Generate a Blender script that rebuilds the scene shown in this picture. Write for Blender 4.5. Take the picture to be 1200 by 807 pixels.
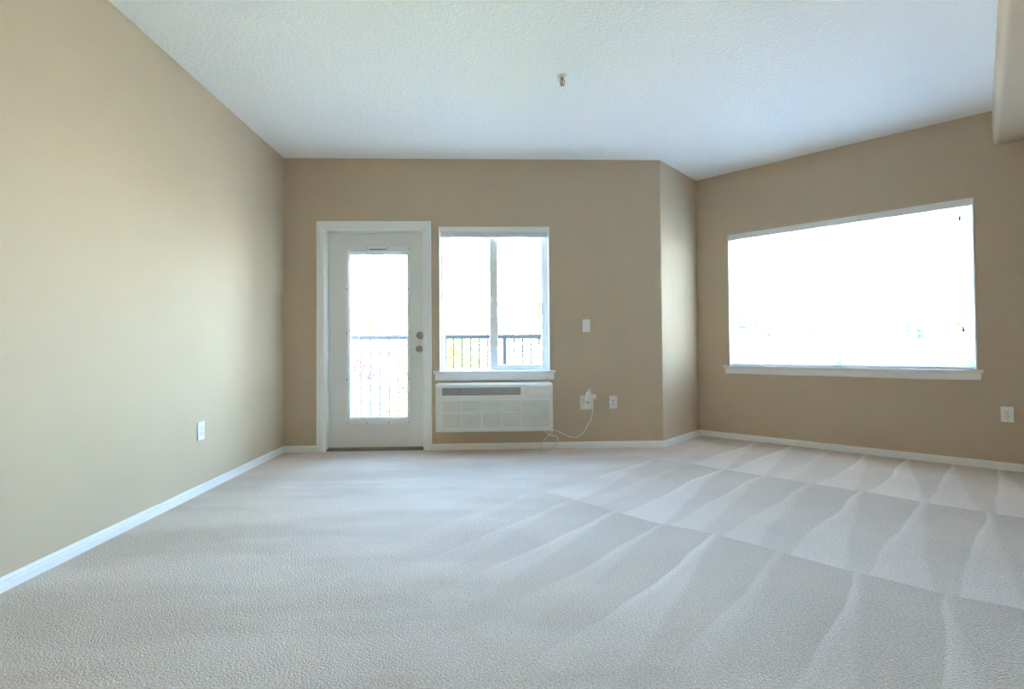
import bpy, bmesh, math, random
import numpy as np
from mathutils import Vector, Matrix

random.seed(7)
RNG = np.random.default_rng(11)
SC = bpy.context.scene
COL = SC.collection
for o in list(bpy.data.objects):
    bpy.data.objects.remove(o)

# ------------------------------------------------------------------ camera
G = 2 ** -0.5
YAW, PITCH, ROLL = 0.0354547, 0.0175064, -0.0076453
cam = bpy.data.cameras.new('camera')
cam.sensor_fit = 'HORIZONTAL'
cam.sensor_width = 36.0
cam.lens = 586.62 / 1200 * 36.0
cam.shift_y = -6.42 / 1200
cam.clip_start, cam.clip_end = 0.05, 600
cam_o = bpy.data.objects.new('camera', cam)
COL.objects.link(cam_o)
_f = Vector((math.sin(YAW) * math.cos(PITCH), math.cos(YAW) * math.cos(PITCH), math.sin(PITCH)))
_r = Vector((math.cos(YAW), -math.sin(YAW), 0))
_u = _r.cross(_f)
_r2 = _r * math.cos(ROLL) + _u * math.sin(ROLL)
_u2 = _u * math.cos(ROLL) - _r * math.sin(ROLL)
cam_o.matrix_world = Matrix(((_r2.x, _u2.x, -_f.x, 0.0), (_r2.y, _u2.y, -_f.y, 0.0),
                             (_r2.z, _u2.z, -_f.z, 0.9504), (0, 0, 0, 1)))
SC.camera = cam_o

# ------------------------------------------------------------------ sky, sun, exposure
w = bpy.data.worlds.new('sky')
SC.world = w
w.use_nodes = True
wn, wl = w.node_tree.nodes, w.node_tree.links
wn.clear()
wo = wn.new('ShaderNodeOutputWorld'); bg = wn.new('ShaderNodeBackground')
tc = wn.new('ShaderNodeTexCoord'); sx = wn.new('ShaderNodeSeparateXYZ'); rp = wn.new('ShaderNodeValToRGB')
wl.new(tc.outputs['Generated'], sx.inputs[0]); wl.new(sx.outputs['Z'], rp.inputs[0])
cr = rp.color_ramp
cr.elements[0].position = 0.0; cr.elements[0].color = (0.70, 0.82, 0.90, 1)
cr.elements[1].position = 1.0; cr.elements[1].color = (0.18, 0.40, 0.82, 1)
for p_, c_ in ((0.10, (0.53, 0.71, 0.86, 1)), (0.24, (0.37, 0.58, 0.83, 1))):
    e_ = cr.elements.new(p_); e_.color = c_
wl.new(rp.outputs[0], bg.inputs[0]); bg.inputs[1].default_value = 1.16
wl.new(bg.outputs[0], wo.inputs[0])

sun = bpy.data.lights.new('sun_offscreen', 'SUN'); sun.energy = 4.6; sun.angle = 0.009; sun.color = (1, 0.95, 0.87)
sun_o = bpy.data.objects.new('sun_offscreen', sun); COL.objects.link(sun_o)
sun_o.rotation_euler = Vector((-0.42, 0.66, -0.72)).to_track_quat('-Z', 'Y').to_euler()
sun_o.location = (8, -10, 14)

SC.view_settings.view_transform = 'Standard'
SC.view_settings.look = 'None'
SC.view_settings.exposure = 5.2
SC.view_settings.gamma = 1.0
SC.view_settings.use_curve_mapping = False
SC.cycles.use_denoising = True
SC.cycles.max_bounces = 16
SC.cycles.diffuse_bounces = 12
SC.cycles.transparent_max_bounces = 24


# ------------------------------------------------------------------ room measures (metres)
XL, YB, X1 = -1.960, 4.724, 1.603
LS = 0.8366
X2, Y2 = X1 + LS * G, YB + LS * G
LR = 5.2
X3, Y3 = X2 + LR * G, Y2 - LR * G
YR = -3.2
H = 2.74
TH = 0.16
GROUND = -3.2


# ------------------------------------------------------------------ materials
def lin(c):
    return tuple((v / 12.92 if v <= 0.04045 else ((v + 0.055) / 1.055) ** 2.4) for v in (x / 255 for x in c)) + (1,)


def nt(name):
    m = bpy.data.materials.new(name); m.use_nodes = True
    n, l = m.node_tree.nodes, m.node_tree.links
    return m, n, l, n['Principled BSDF']


def plain(name, col, rough=0.5, metal=0.0, noise=0.0, scale=30, bump=0.0, bscale=200, spec=0.5):
    m, n, l, b = nt(name)
    c = lin(col)
    b.inputs['Base Color'].default_value = c
    b.inputs['Roughness'].default_value = rough
    b.inputs['Metallic'].default_value = metal
    b.inputs['Specular IOR Level'].default_value = spec
    t = n.new('ShaderNodeTexCoord')
    if noise:
        nz = n.new('ShaderNodeTexNoise'); nz.inputs['Scale'].default_value = scale; nz.inputs['Detail'].default_value = 4
        r = n.new('ShaderNodeValToRGB')
        r.color_ramp.elements[0].position = 0.3; r.color_ramp.elements[1].position = 0.7
        r.color_ramp.elements[0].color = tuple(v * (1 - noise) for v in c[:3]) + (1,)
        r.color_ramp.elements[1].color = tuple(min(1, v * (1 + noise)) for v in c[:3]) + (1,)
        l.new(t.outputs['Object'], nz.inputs['Vector']); l.new(nz.outputs[0], r.inputs[0]); l.new(r.outputs[0], b.inputs['Base Color'])
    if bump:
        n2 = n.new('ShaderNodeTexNoise'); n2.inputs['Scale'].default_value = bscale; n2.inputs['Detail'].default_value = 2
        bp = n.new('ShaderNodeBump'); bp.inputs['Strength'].default_value = bump; bp.inputs['Distance'].default_value = 0.004
        l.new(t.outputs['Object'], n2.inputs['Vector']); l.new(n2.outputs[0], bp.inputs['Height']); l.new(bp.outputs[0], b.inputs['Normal'])
    return m


def glass(name, tint=(1, 1, 1), refl=1.0):
    m = bpy.data.materials.new(name); m.use_nodes = True
    n, l = m.node_tree.nodes, m.node_tree.links; n.clear()
    out = n.new('ShaderNodeOutputMaterial'); tr = n.new('ShaderNodeBsdfTransparent'); gl = n.new('ShaderNodeBsdfGlossy')
    fr = n.new('ShaderNodeFresnel'); mx = n.new('ShaderNodeMixShader'); mu = n.new('ShaderNodeMath')
    mu.operation = 'MULTIPLY'; mu.inputs[1].default_value = refl
    fr.inputs[0].default_value = 1.45
    tr.inputs[0].default_value = tint + (1,); gl.inputs['Roughness'].default_value = 0.0
    l.new(fr.outputs[0], mu.inputs[0]); l.new(mu.outputs[0], mx.inputs[0])
    l.new(tr.outputs[0], mx.inputs[1]); l.new(gl.outputs[0], mx.inputs[2]); l.new(mx.outputs[0], out.inputs[0])
    return m


def leaf(name, cols, trans=0.35):
    """leaf colour varies from leaf to leaf"""
    m = bpy.data.materials.new(name); m.use_nodes = True
    n, l = m.node_tree.nodes, m.node_tree.links; n.clear()
    out = n.new('ShaderNodeOutputMaterial'); d = n.new('ShaderNodeBsdfDiffuse'); t = n.new('ShaderNodeBsdfTranslucent')
    mx = n.new('ShaderNodeMixShader'); mx.inputs[0].default_value = trans
    g = n.new('ShaderNodeNewGeometry'); r = n.new('ShaderNodeValToRGB')
    e = r.color_ramp.elements
    e[0].color = lin(cols[0]); e[1].color = lin(cols[-1])
    for i, c in enumerate(cols[1:-1], 1):
        q = e.new(i / (len(cols) - 1)); q.color = lin(c)
    l.new(g.outputs['Random Per Island'], r.inputs[0])
    l.new(r.outputs[0], d.inputs[0]); l.new(r.outputs[0], t.inputs[0])
    l.new(d.outputs[0], mx.inputs[1]); l.new(t.outputs[0], mx.inputs[2]); l.new(mx.outputs[0], out.inputs[0])
    return m


def carpet():
    m, n, l, b = nt('carpet')

    def M(op, a, c=None, d=None):
        q = n.new('ShaderNodeMath'); q.operation = op
        for i, v in enumerate((a, c, d)):
            if v is None:
                continue
            if isinstance(v, (int, float)):
                q.inputs[i].default_value = v
            else:
                l.new(v, q.inputs[i])
        return q.outputs[0]

    def SM(x, a, c):                                   # smooth step a..c
        q = n.new('ShaderNodeMapRange'); q.interpolation_type = 'SMOOTHSTEP'
        for k, v in (('Value', x), ('From Min', a), ('From Max', c)):
            if isinstance(v, (int, float)):
                q.inputs[k].default_value = v
            else:
                l.new(v, q.inputs[k])
        return q.outputs[0]

    def NZ(scale, detail=2, vec=None, rough=0.5):
        q = n.new('ShaderNodeTexNoise'); q.inputs['Scale'].default_value = scale; q.inputs['Detail'].default_value = detail
        q.inputs['Roughness'].default_value = rough
        l.new(vec or t.outputs['Object'], q.inputs['Vector'])
        return q.outputs[0]

    def WN(x):
        q = n.new('ShaderNodeTexWhiteNoise'); q.noise_dimensions = '1D'; l.new(x, q.inputs['W'])
        return q.outputs['Value']

    t = n.new('ShaderNodeTexCoord'); s3 = n.new('ShaderNodeSeparateXYZ')
    l.new(t.outputs['Object'], s3.inputs[0])
    x, y = s3.outputs['X'], s3.outputs['Y']
    dx, dy = M('SUBTRACT', x, X2), M('SUBTRACT', y, Y2)
    s = M('MULTIPLY', M('SUBTRACT', dx, dy), G)        # along the right wall
    tt = M('MULTIPLY', M('ADD', dx, dy), -G)           # away from it
    wob = M('MULTIPLY', M('SUBTRACT', NZ(0.9, 2), 0.5), 0.26)
    tt2 = M('ADD', tt, wob)
    tb = M('DIVIDE', M('ADD', tt2, 0.03), 1.40)
    band = M('FLOOR', tb); v = M('FRACT', tb)
    so = M('ADD', M('ADD', s, M('MULTIPLY', v, M('MULTIPLY', M('SUBTRACT', WN(M('ADD', band, 3.3)), 0.35), 0.12))), M('MULTIPLY', band, 0.117))
    fs = M('DIVIDE', M('ADD', so, M('MULTIPLY', wob, 0.7)), 0.29)
    fi = M('FLOOR', fs); f = M('FRACT', fs)
    rnd = WN(M('ADD', fi, M('MULTIPLY', band, 17.3)))
    width = M('MULTIPLY', v, M('ADD', 0.45, M('MULTIPLY', rnd, 0.5)))
    wedge = M('MULTIPLY', M('SUBTRACT', 1.0, SM(M('SUBTRACT', f, width), -0.05, 0.10)), SM(f, 0.0, 0.03))
    line = M('MULTIPLY', M('SUBTRACT', 1.0, SM(f, 0.03, 0.17)), M('SUBTRACT', 1.0, SM(v, 0.35, 0.95)))
    reach = M('MULTIPLY', SM(s, -0.5, 0.9), M('SUBTRACT', 1.0, SM(tt, 3.3, 4.4)))
    tracks = M('MULTIPLY', M('ADD', M('ADD', M('MULTIPLY', wedge, M('ADD', 0.06, M('MULTIPLY', rnd, 0.08))), M('MULTIPLY', line, M('ADD', 0.04, M('MULTIPLY', rnd, 0.12)))),
                             M('MULTIPLY', M('SUBTRACT', v, 0.55), 0.11)), M('ADD', 0.06, M('MULTIPLY', reach, 0.94)))
    # brushed swathes and footprints elsewhere
    mp = n.new('ShaderNodeMapping'); mp.inputs['Rotation'].default_value = (0, 0, 0.85); mp.inputs['Scale'].default_value = (0.55, 2.3, 1)
    l.new(t.outputs['Object'], mp.inputs[0])
    sw = M('MULTIPLY', M('SUBTRACT', SM(NZ(1.5, 3, mp.outputs[0]), 0.40, 0.60), 0.5), 0.10)
    sw = M('MULTIPLY', sw, M('SUBTRACT', 1.15, reach))
    big = M('MULTIPLY', M('SUBTRACT', NZ(2.2, 4), 0.5), 0.20)
    # tufts
    nv = n.new('ShaderNodeTexNoise'); nv.inputs['Scale'].default_value = 30; nv.inputs['Detail'].default_value = 1
    l.new(t.outputs['Object'], nv.inputs['Vector'])
    vm = n.new('ShaderNodeVectorMath'); vm.operation = 'MULTIPLY_ADD'; vm.inputs[1].default_value = (0.02, 0.02, 0)
    l.new(nv.outputs['Color'], vm.inputs[0]); l.new(t.outputs['Object'], vm.inputs[2])
    vo = n.new('ShaderNodeTexVoronoi'); vo.inputs['Scale'].default_value = 135; vo.feature = 'F1'; vo.voronoi_dimensions = '2D'
    l.new(vm.outputs[0], vo.inputs['Vector'])
    gap = SM(vo.outputs['Distance'], 0.25, 0.85)
    fine = M('SUBTRACT', NZ(150, 2), 0.5)
    tuft = M('MULTIPLY', fine, 0.85)
    tone = M('ADD', M('ADD', M('ADD', 0.98, tracks), M('ADD', sw, big)), tuft)
    mulc = n.new('ShaderNodeMix'); mulc.data_type = 'RGBA'; mulc.blend_type = 'MULTIPLY'; mulc.inputs[0].default_value = 1.0
    cmb = n.new('ShaderNodeCombineColor')
    for i, k in enumerate(('Red', 'Green', 'Blue')):
        l.new(M('POWER', tone, (1.0, 1.12, 1.30)[i]), cmb.inputs[k])
    mulc.inputs[6].default_value = lin(CARPET)
    l.new(cmb.outputs[0], mulc.inputs[7]); l.new(mulc.outputs[2], b.inputs['Base Color'])
    b.inputs['Roughness'].default_value = 0.95
    b.inputs['Specular IOR Level'].default_value = 0.1
    bp = n.new('ShaderNodeBump'); bp.inputs['Strength'].default_value = 0.4; bp.inputs['Distance'].default_value = 0.005
    l.new(M('SUBTRACT', M('MULTIPLY', fine, 0.8), gap), bp.inputs['Height']); l.new(bp.outputs[0], b.inputs['Normal'])
    return m


CARPET = (214, 199, 185)
WALL = (205, 187, 160)
MT = {
    'wall': plain('wall_paint', WALL, 0.75, noise=0.015, scale=3, bump=0.08, bscale=160, spec=0.3),
    'ceiling': plain('ceiling_texture', (246, 247, 246), 0.9, noise=0.02, scale=60, bump=1.0, bscale=60, spec=0.2),
    'trim': plain('white_trim', (244, 244, 242), 0.4, noise=0.01, scale=8),
    'door': plain('door_paint', (236, 235, 231), 0.42, noise=0.012, scale=5),
    'vinyl': plain('white_vinyl', (248, 249, 250), 0.35, noise=0.01, scale=9),
    'slat': plain('blind_slat', (236, 238, 240), 0.45, noise=0.01, scale=9),
    'cordw': plain('white_cord', (226, 222, 212), 0.6, noise=0.02, scale=60),
    'dark': plain('dark_plastic', (30, 32, 36), 0.5, noise=0.05, scale=60),
    'plate': plain('white_plastic', (240, 240, 238), 0.35, noise=0.01, scale=20),
    'slot': plain('slot_grey', (120, 122, 124), 0.6, noise=0.03, scale=60),
    'ac': plain('ac_plastic', (240, 239, 232), 0.42, noise=0.012, scale=12),
    'acg': plain('ac_grille', (226, 225, 218), 0.5, noise=0.012, scale=12),
    'acd': plain('ac_vent_grey', (150, 153, 151), 0.5, noise=0.03, scale=20),
    'acv': plain('ac_vane', (190, 192, 188), 0.5, noise=0.02, scale=20),
    'nickel': plain('satin_nickel', (170, 158, 142), 0.38, 1.0, noise=0.03, scale=40),
    'brass': plain('sprinkler_brass', (160, 140, 108), 0.35, 1.0, noise=0.05, scale=90),
    'bulb': plain('sprinkler_bulb', (90, 40, 28), 0.2, noise=0.05, scale=90),
    'rail': plain('black_metal', (34, 36, 40), 0.5, noise=0.05, scale=25),
    'concrete': plain('concrete', (168, 164, 156), 0.9, noise=0.08, scale=12, bump=0.2, bscale=60),
    'threshold': plain('threshold_metal', (130, 124, 114), 0.45, 0.8, noise=0.05, scale=30),
    'glass': glass('window_glass', (0.98, 0.99, 0.99), 0.6),
    'siding': plain('exterior_siding', (206, 200, 188), 0.8, noise=0.03, scale=4),
    'grass': plain('ground_cover', (140, 138, 128), 0.95, noise=0.15, scale=0.6),
    'bark': plain('bark', (92, 76, 62), 0.9, noise=0.2, scale=20),
    'bwhite': plain('building_white', (236, 234, 230), 0.8, noise=0.02, scale=1),
    'bgrey': plain('building_grey', (150, 154, 160), 0.8, noise=0.05, scale=1),
    'bdark': plain('building_slate', (54, 58, 70), 0.8, noise=0.08, scale=2),
    'borange': plain('building_orange', (232, 146, 104), 0.8, noise=0.05, scale=2),
    'bbrown': plain('eave_brown', (104, 54, 44), 0.8, noise=0.08, scale=4),
    'bblue': plain('roof_blue', (92, 168, 206), 0.7, noise=0.05, scale=2),
    'btan': plain('roof_tan', (176, 158, 146), 0.9, noise=0.06, scale=2),
    'bred': plain('canopy_red', (220, 72, 66), 0.7, noise=0.05, scale=4),
    'bnavy': plain('canopy_navy', (38, 70, 96), 0.7, noise=0.08, scale=4),
    'bglass': plain('far_glass', (70, 82, 98), 0.15, noise=0.1, scale=2),
    'bglass2': plain('far_glass_pale', (150, 164, 178), 0.2, noise=0.1, scale=1),
    'lime': leaf('leaf_lime', [(92, 122, 50), (172, 194, 76), (218, 226, 112), (238, 238, 150)]),
    'green': leaf('leaf_green', [(84, 112, 66), (146, 170, 96), (208, 218, 132), (240, 238, 180)]),
    'pine': leaf('leaf_pine', [(104, 120, 84), (168, 176, 108), (220, 214, 138), (244, 236, 180)], 0.35),
    'pine2': leaf('leaf_pine_olive', [(88, 98, 78), (142, 148, 110), (188, 188, 140), (218, 214, 176)], 0.35),
    'yellow': leaf('leaf_yellow', [(176, 166, 74), (222, 210, 96), (242, 228, 122), (222, 208, 146)]),
    'red': leaf('leaf_red', [(130, 48, 68), (176, 74, 92), (208, 112, 118), (150, 84, 94)]),
    'far': leaf('leaf_far', [(104, 126, 92), (150, 168, 110), (186, 194, 128), (208, 208, 152)]),
    'fardark': leaf('leaf_far_dark', [(70, 86, 78), (98, 116, 98), (128, 142, 112)], 0.25),
    'farwarm': leaf('leaf_far_warm', [(150, 130, 84), (188, 162, 102), (204, 186, 124)]),
}
MT['carpet'] = carpet()


# ------------------------------------------------------------------ builders
def obj(name, bm, mat, parent=None, loc=(0, 0, 0), rz=0.0, smooth=False):
    me = bpy.data.meshes.new(name)
    bmesh.ops.recalc_face_normals(bm, faces=bm.faces)
    if smooth:
        for fc in bm.faces:
            fc.smooth = True
    bm.to_mesh(me); bm.free()
    if smooth:
        try:
            me.set_sharp_from_angle(angle=math.radians(40))
        except Exception:
            pass
    me.materials.append(MT[mat])
    o = bpy.data.objects.new(name, me)
    COL.objects.link(o)
    o.parent = parent; o.location = loc; o.rotation_euler = (0, 0, rz)
    return o


def clone(o, name=None, loc=None, parent='same'):
    c = o.copy(); COL.objects.link(c)
    if parent != 'same':
        c.parent = parent
    if loc is not None:
        c.location = loc
    return c


def empty(name, loc=(0, 0, 0), rz=0.0):
    o = bpy.data.objects.new(name, None); o.empty_display_size = 0.1
    COL.objects.link(o); o.location = loc; o.rotation_euler = (0, 0, rz)
    return o


def tag(o, label, cat, group=None):
    o['label'] = label; o['category'] = cat
    if group:
        o['group'] = group
    return o


def struct(o, label, cat):
    o['kind'] = 'structure'; o['label'] = label; o['category'] = cat
    return o


def B():
    return bmesh.new()


def box(bm, x0, x1, y0, y1, z0, z1, bev=0.0, seg=2):
    t = bmesh.new() if bev else bm
    vs = [t.verts.new(p) for p in ((x0, y0, z0), (x1, y0, z0), (x1, y1, z0), (x0, y1, z0), (x0, y0, z1), (x1, y0, z1), (x1, y1, z1), (x0, y1, z1))]
    for q in ((0, 3, 2, 1), (4, 5, 6, 7), (0, 1, 5, 4), (1, 2, 6, 5), (2, 3, 7, 6), (3, 0, 4, 7)):
        t.faces.new([vs[i] for i in q])
    if bev:
        bmesh.ops.bevel(t, geom=t.edges[:], offset=bev, segments=seg, affect='EDGES', profile=0.5)
        me = bpy.data.meshes.new('tmp'); t.to_mesh(me); t.free(); bm.from_mesh(me); bpy.data.meshes.remove(me)
    return bm


def prism(bm, poly, a0, a1, axis='z'):
    """extrude a 2-D polygon; axis x: poly is (y,z); y: (x,z); z: (x,y)"""
    def P(u, v, a):
        return {'x': (a, u, v), 'y': (u, a, v), 'z': (u, v, a)}[axis]
    lo = [bm.verts.new(P(u, v, a0)) for u, v in poly]
    hi = [bm.verts.new(P(u, v, a1)) for u, v in poly]
    bm.faces.new(lo[::-1]); bm.faces.new(hi)
    k = len(poly)
    for i in range(k):
        bm.faces.new((lo[i], lo[(i + 1) % k], hi[(i + 1) % k], hi[i]))
    return bm


def tube(bm, pts, rads, seg=8, cap=True):
    pts = [Vector(p) for p in pts]
    if isinstance(rads, (int, float)):
        rads = [rads] * len(pts)
    rings = []
    up = Vector((0, 0, 1))
    d0 = (pts[1] - pts[0]).normalized()
    a = d0.cross(up if abs(d0.z) < 0.9 else Vector((1, 0, 0))).normalized()
    for i, p in enumerate(pts):
        d = (pts[min(i + 1, len(pts) - 1)] - pts[max(i - 1, 0)]).normalized()
        a = (a - d * a.dot(d)).normalized(); c = d.cross(a)
        rings.append([bm.verts.new(p + (a * math.cos(k * 2 * math.pi / seg) + c * math.sin(k * 2 * math.pi / seg)) * rads[i]) for k in range(seg)])
    for r0, r1 in zip(rings, rings[1:]):
        for k in range(seg):
            bm.faces.new((r0[k], r0[(k + 1) % seg], r1[(k + 1) % seg], r1[k]))
    if cap:
        bm.faces.new(rings[0][::-1]); bm.faces.new(rings[-1])
    return bm


def lathe(bm, prof, seg=24, axis='z', c=(0, 0, 0)):
    """prof: (radius, height) pairs"""
    def P(r, h, a):
        u, v = r * math.cos(a), r * math.sin(a)
        q = {'z': (u, v, h), 'y': (u, h, v), 'x': (h, u, v)}[axis]
        return (q[0] + c[0], q[1] + c[1], q[2] + c[2])
    rings = []
    for r, h in prof:
        if r < 1e-6:
            rings.append([bm.verts.new(P(0, h, 0))])
        else:
            rings.append([bm.verts.new(P(r, h, 2 * math.pi * k / seg)) for k in range(seg)])
    for r0, r1 in zip(rings, rings[1:]):
        for k in range(seg):
            q = [r0[k % len(r0)], r0[(k + 1) % len(r0)], r1[(k + 1) % len(r1)], r1[k % len(r1)]]
            u = []
            for vv in q:
                if vv not in u:
                    u.append(vv)
            if len(u) > 2:
                bm.faces.new(u)
    return bm


def spline(pts, n=8):
    P = [Vector(p) for p in pts]; P = [P[0] * 2 - P[1]] + P + [P[-1] * 2 - P[-2]]
    out = []
    for i in range(1, len(P) - 2):
        for k in range(n):
            t = k / n
            out.append(0.5 * ((2 * P[i]) + (P[i + 1] - P[i - 1]) * t + (2 * P[i - 1] - 5 * P[i] + 4 * P[i + 1] - P[i + 2]) * t * t
                              + (3 * P[i] - P[i - 1] - 3 * P[i + 1] + P[i + 2]) * t ** 3))
    out.append(P[-2])
    return out


def wall_mesh(length, height, holes, x0=0.0, th=TH):
    """wall in its own frame: x along, y outward, with rectangular openings (u0,u1,z0,z1)"""
    bm = bmesh.new()
    us = sorted({x0, length} | {h[0] for h in holes} | {h[1] for h in holes})
    zs = sorted({0.0, height} | {h[2] for h in holes} | {h[3] for h in holes})
    V = {}

    def v(i, j, k):
        if (i, j, k) not in V:
            V[(i, j, k)] = bm.verts.new((us[i], k * th, zs[j]))
        return V[(i, j, k)]

    def solid(i, j):
        if not (0 <= i < len(us) - 1 and 0 <= j < len(zs) - 1):
            return False
        cu, cz = (us[i] + us[i + 1]) / 2, (zs[j] + zs[j + 1]) / 2
        return not any(h[0] < cu < h[1] and h[2] < cz < h[3] for h in holes)
    for i in range(len(us) - 1):
        for j in range(len(zs) - 1):
            if not solid(i, j):
                continue
            bm.faces.new((v(i, j, 0), v(i + 1, j, 0), v(i + 1, j + 1, 0), v(i, j + 1, 0)))
            bm.faces.new((v(i, j, 1), v(i, j + 1, 1), v(i + 1, j + 1, 1), v(i + 1, j, 1)))
            for di, dj, a, b in ((-1, 0, (i, j), (i, j + 1)), (1, 0, (i + 1, j), (i + 1, j + 1)), (0, -1, (i, j), (i + 1, j)), (0, 1, (i, j + 1), (i + 1, j + 1))):
                if not solid(i + di, j + dj):
                    bm.faces.new((v(*a, 0), v(*b, 0), v(*b, 1), v(*a, 1)))
    return bm


RB, RR, RL = 0.0, -math.pi / 4, math.pi / 2      # frames of back, right and left wall

# ------------------------------------------------------------------ room shell
fl = obj('floor', prism(B(), ((XL, YR), (X3, YR), (X3, Y3), (X2, Y2), (X1, YB), (XL, YB)), -0.12, 0.0), 'carpet')
struct(fl, 'beige cut pile carpet with triangular vacuum tracks', 'floor')
struct(obj('ceiling', prism(B(), ((XL - TH, YR - TH), (X3 + TH, YR - TH), (X3 + TH, Y3 + 0.07), (X2 + 0.0, Y2 + 1.42 * TH), (X1 - 0.07, YB + TH), (XL - TH, YB + TH)), H, H + 0.25), 'ceiling'),
       'white orange peel textured ceiling', 'ceiling')

WIN1 = (-0.517, 0.529, 0.725, 2.097)             # back wall, u = world x
DOOR = (-1.590, -0.652, 0.0, 2.075)
WIN2 = (0.322, 2.200, 0.742, 2.097)              # right wall, u = distance from the inner corner

wb = obj('wall_back', wall_mesh(X1 - XL - 0.008, H, [(a - XL, b - XL, c, d) for a, b, c, d in (WIN1, DOOR)]), 'wall', loc=(XL, YB, 0))
struct(wb, 'tan wall with the glazed door and small window', 'wall')
struct(obj('wall_left', wall_mesh(YB - YR + TH, H, [], x0=-TH), 'wall', loc=(XL, YR, 0), rz=RL), 'long pale beige wall with a single outlet', 'wall')
bm = wall_mesh(LS + TH, H, [], x0=0.008)
# rounded drywall corner where the angled wall leaves the door wall
arc = []
r_ = 0.02
for k in range(7):
    a = -math.pi / 2 - 0 + (math.pi / 4) * k / 6
    arc.append((r_ * math.cos(a), r_ * math.sin(a)))
# arc centre lies inside the wall, tangent to both faces
loc45 = []
cxw, cyw = X1 - r_ * math.tan(math.pi / 8), YB + r_
for (ax, ay) in arc:
    wx, wy = cxw + ax, cyw + ay
    dx, dy = wx - X1, wy - YB
    loc45.append(((dx + dy) * G, (-dx + dy) * G))
prism(bm, loc45 + [(0.05, 0.06), (0.0, 0.07)], 0.0, H)
struct(obj('wall_angle', bm, 'wall', loc=(X1, YB, 0), rz=math.pi / 4), 'narrow angled wall segment with rounded edge', 'wall')
struct(obj('wall_right', wall_mesh(LR, H, [WIN2]), 'wall', loc=(X2, Y2, 0), rz=RR), 'tan wall holding the wide window', 'wall')
struct(obj('wall_side', wall_mesh(Y3 - YR + TH, H, []), 'wall', loc=(X3, Y3, 0), rz=-math.pi / 2), 'plain tan side wall behind the soffit', 'wall')
struct(obj('wall_rear', wall_mesh(X3 - XL, H, []), 'wall', loc=(X3, YR, 0), rz=math.pi), 'plain tan rear wall', 'wall')

# dropped soffit running out from the right wall
bm = B()
prof = [(0.0, H + 0.02), (0.0, 2.47 + 0.035)]
for k in range(1, 8):
    a = math.pi + (math.pi / 2) * k / 8
    prof.append((0.035 + 0.035 * math.cos(a), 2.505 + 0.035 * math.sin(a)))
prof += [(0.035, 2.47), (2.88, 2.47), (2.88, H + 0.02)]
pts = [(u, z) for u, z in prof]
prism(bm, pts, -3.0, 0.0, 'y')
struct(obj('trim_1', bm, 'wall', loc=(X2 + 2.314 * G, Y2 - 2.314 * G, 0), rz=RR, smooth=True), 'boxed beige soffit dropped below the ceiling', 'soffit')

# baseboards: moulded profile swept along each wall
BBP = [(0, 0), (-0.014, 0), (-0.014, 0.034), (-0.011, 0.037), (-0.011, 0.046), (-0.008, 0.049), (-0.006, 0.056), (0, 0.058)]


def baseboard(name, loc, rz, spans, label, m0=0.0, m1=0.0):
    bm = B()
    for i, (a, b) in enumerate(spans):
        lo, hi = [], []
        for y, z in BBP:
            ea = a + (-y) * (m0 if i == 0 else 0); eb = b - (-y) * (m1 if i == len(spans) - 1 else 0)
            lo.append(bm.verts.new((ea, y, z))); hi.append(bm.verts.new((eb, y, z)))
        bm.faces.new(lo); bm.faces.new(hi[::-1])
        for k in range(len(BBP)):
            bm.faces.new((lo[k], lo[(k + 1) % len(BBP)], hi[(k + 1) % len(BBP)], hi[k]))
    struct(obj(name, bm, 'trim', loc=loc, rz=rz), label, 'baseboard')


T8 = math.tan(math.pi / 8)
baseboard('baseboard_back', (XL, YB, 0), 0, [(0, -1.654 - XL), (-0.588 - XL, X1 - XL)], 'white moulded baseboard under the door wall', 1, -T8)
baseboard('baseboard_left', (XL, YR, 0), RL, [(0, YB - YR)], 'white moulded baseboard along the pale left wall', 1, 1)
baseboard('baseboard_angle', (X1, YB, 0), math.pi / 4, [(0, LS)], 'white moulded baseboard on the narrow angled wall', -T8, 1)
baseboard('baseboard_right', (X2, Y2, 0), RR, [(0, LR)], 'white moulded baseboard under the wide window', 1, T8)
baseboard('baseboard_side', (X3, Y3, 0), -math.pi / 2, [(0, Y3 - YR)], 'white moulded baseboard of the side wall', T8, 1)
baseboard('baseboard_rear', (X3, YR, 0), math.pi, [(0, X3 - XL)], 'white moulded baseboard of the rear wall', 1, 1)


# ------------------------------------------------------------------ door with glazed lite
d = struct(empty('door_1', (0, YB, 0), RB), 'white exterior door with full glass lite and nickel knobs', 'door')
bm = B()
prof = [(0, 0), (0, -0.010), (0.008, -0.016), (0.040, -0.018), (0.060, -0.013), (0.070, -0.010), (0.073, 0)]   # (inwards from outer edge, y)
uo0, uo1, zo = -1.654, -0.588, 2.147
for pa, pb, d0, d1 in (((uo0, 0, 1, 0), (uo0, zo, 1, -1), 0, 0), ((uo0, zo, 1, -1), (uo1, zo, -1, -1), 0, 0), ((uo1, zo, -1, -1), (uo1, 0, -1, 0), 0, 0)):
    lo = [bm.verts.new((pa[0] + t * pa[2], y, pa[1] + t * pa[3])) for t, y in prof]
    hi = [bm.verts.new((pb[0] + t * pb[2], y, pb[1] + t * pb[3])) for t, y in prof]
    for k in range(len(prof) - 1):
        bm.faces.new((lo[k], lo[k + 1], hi[k + 1], hi[k]))
    bm.faces.new((lo[-1], lo[0], hi[0], hi[-1]))
obj('casing', bm, 'trim', d)
bm = B()
box(bm, -1.590, -1.574, 0.0, TH, 0, 2.075); box(bm, -0.668, -0.652, 0.0, TH, 0, 2.075); box(bm, -1.574, -0.668, 0.0, TH, 2.061, 2.075)
obj('jamb', bm, 'trim', d)
bm = B()
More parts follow.
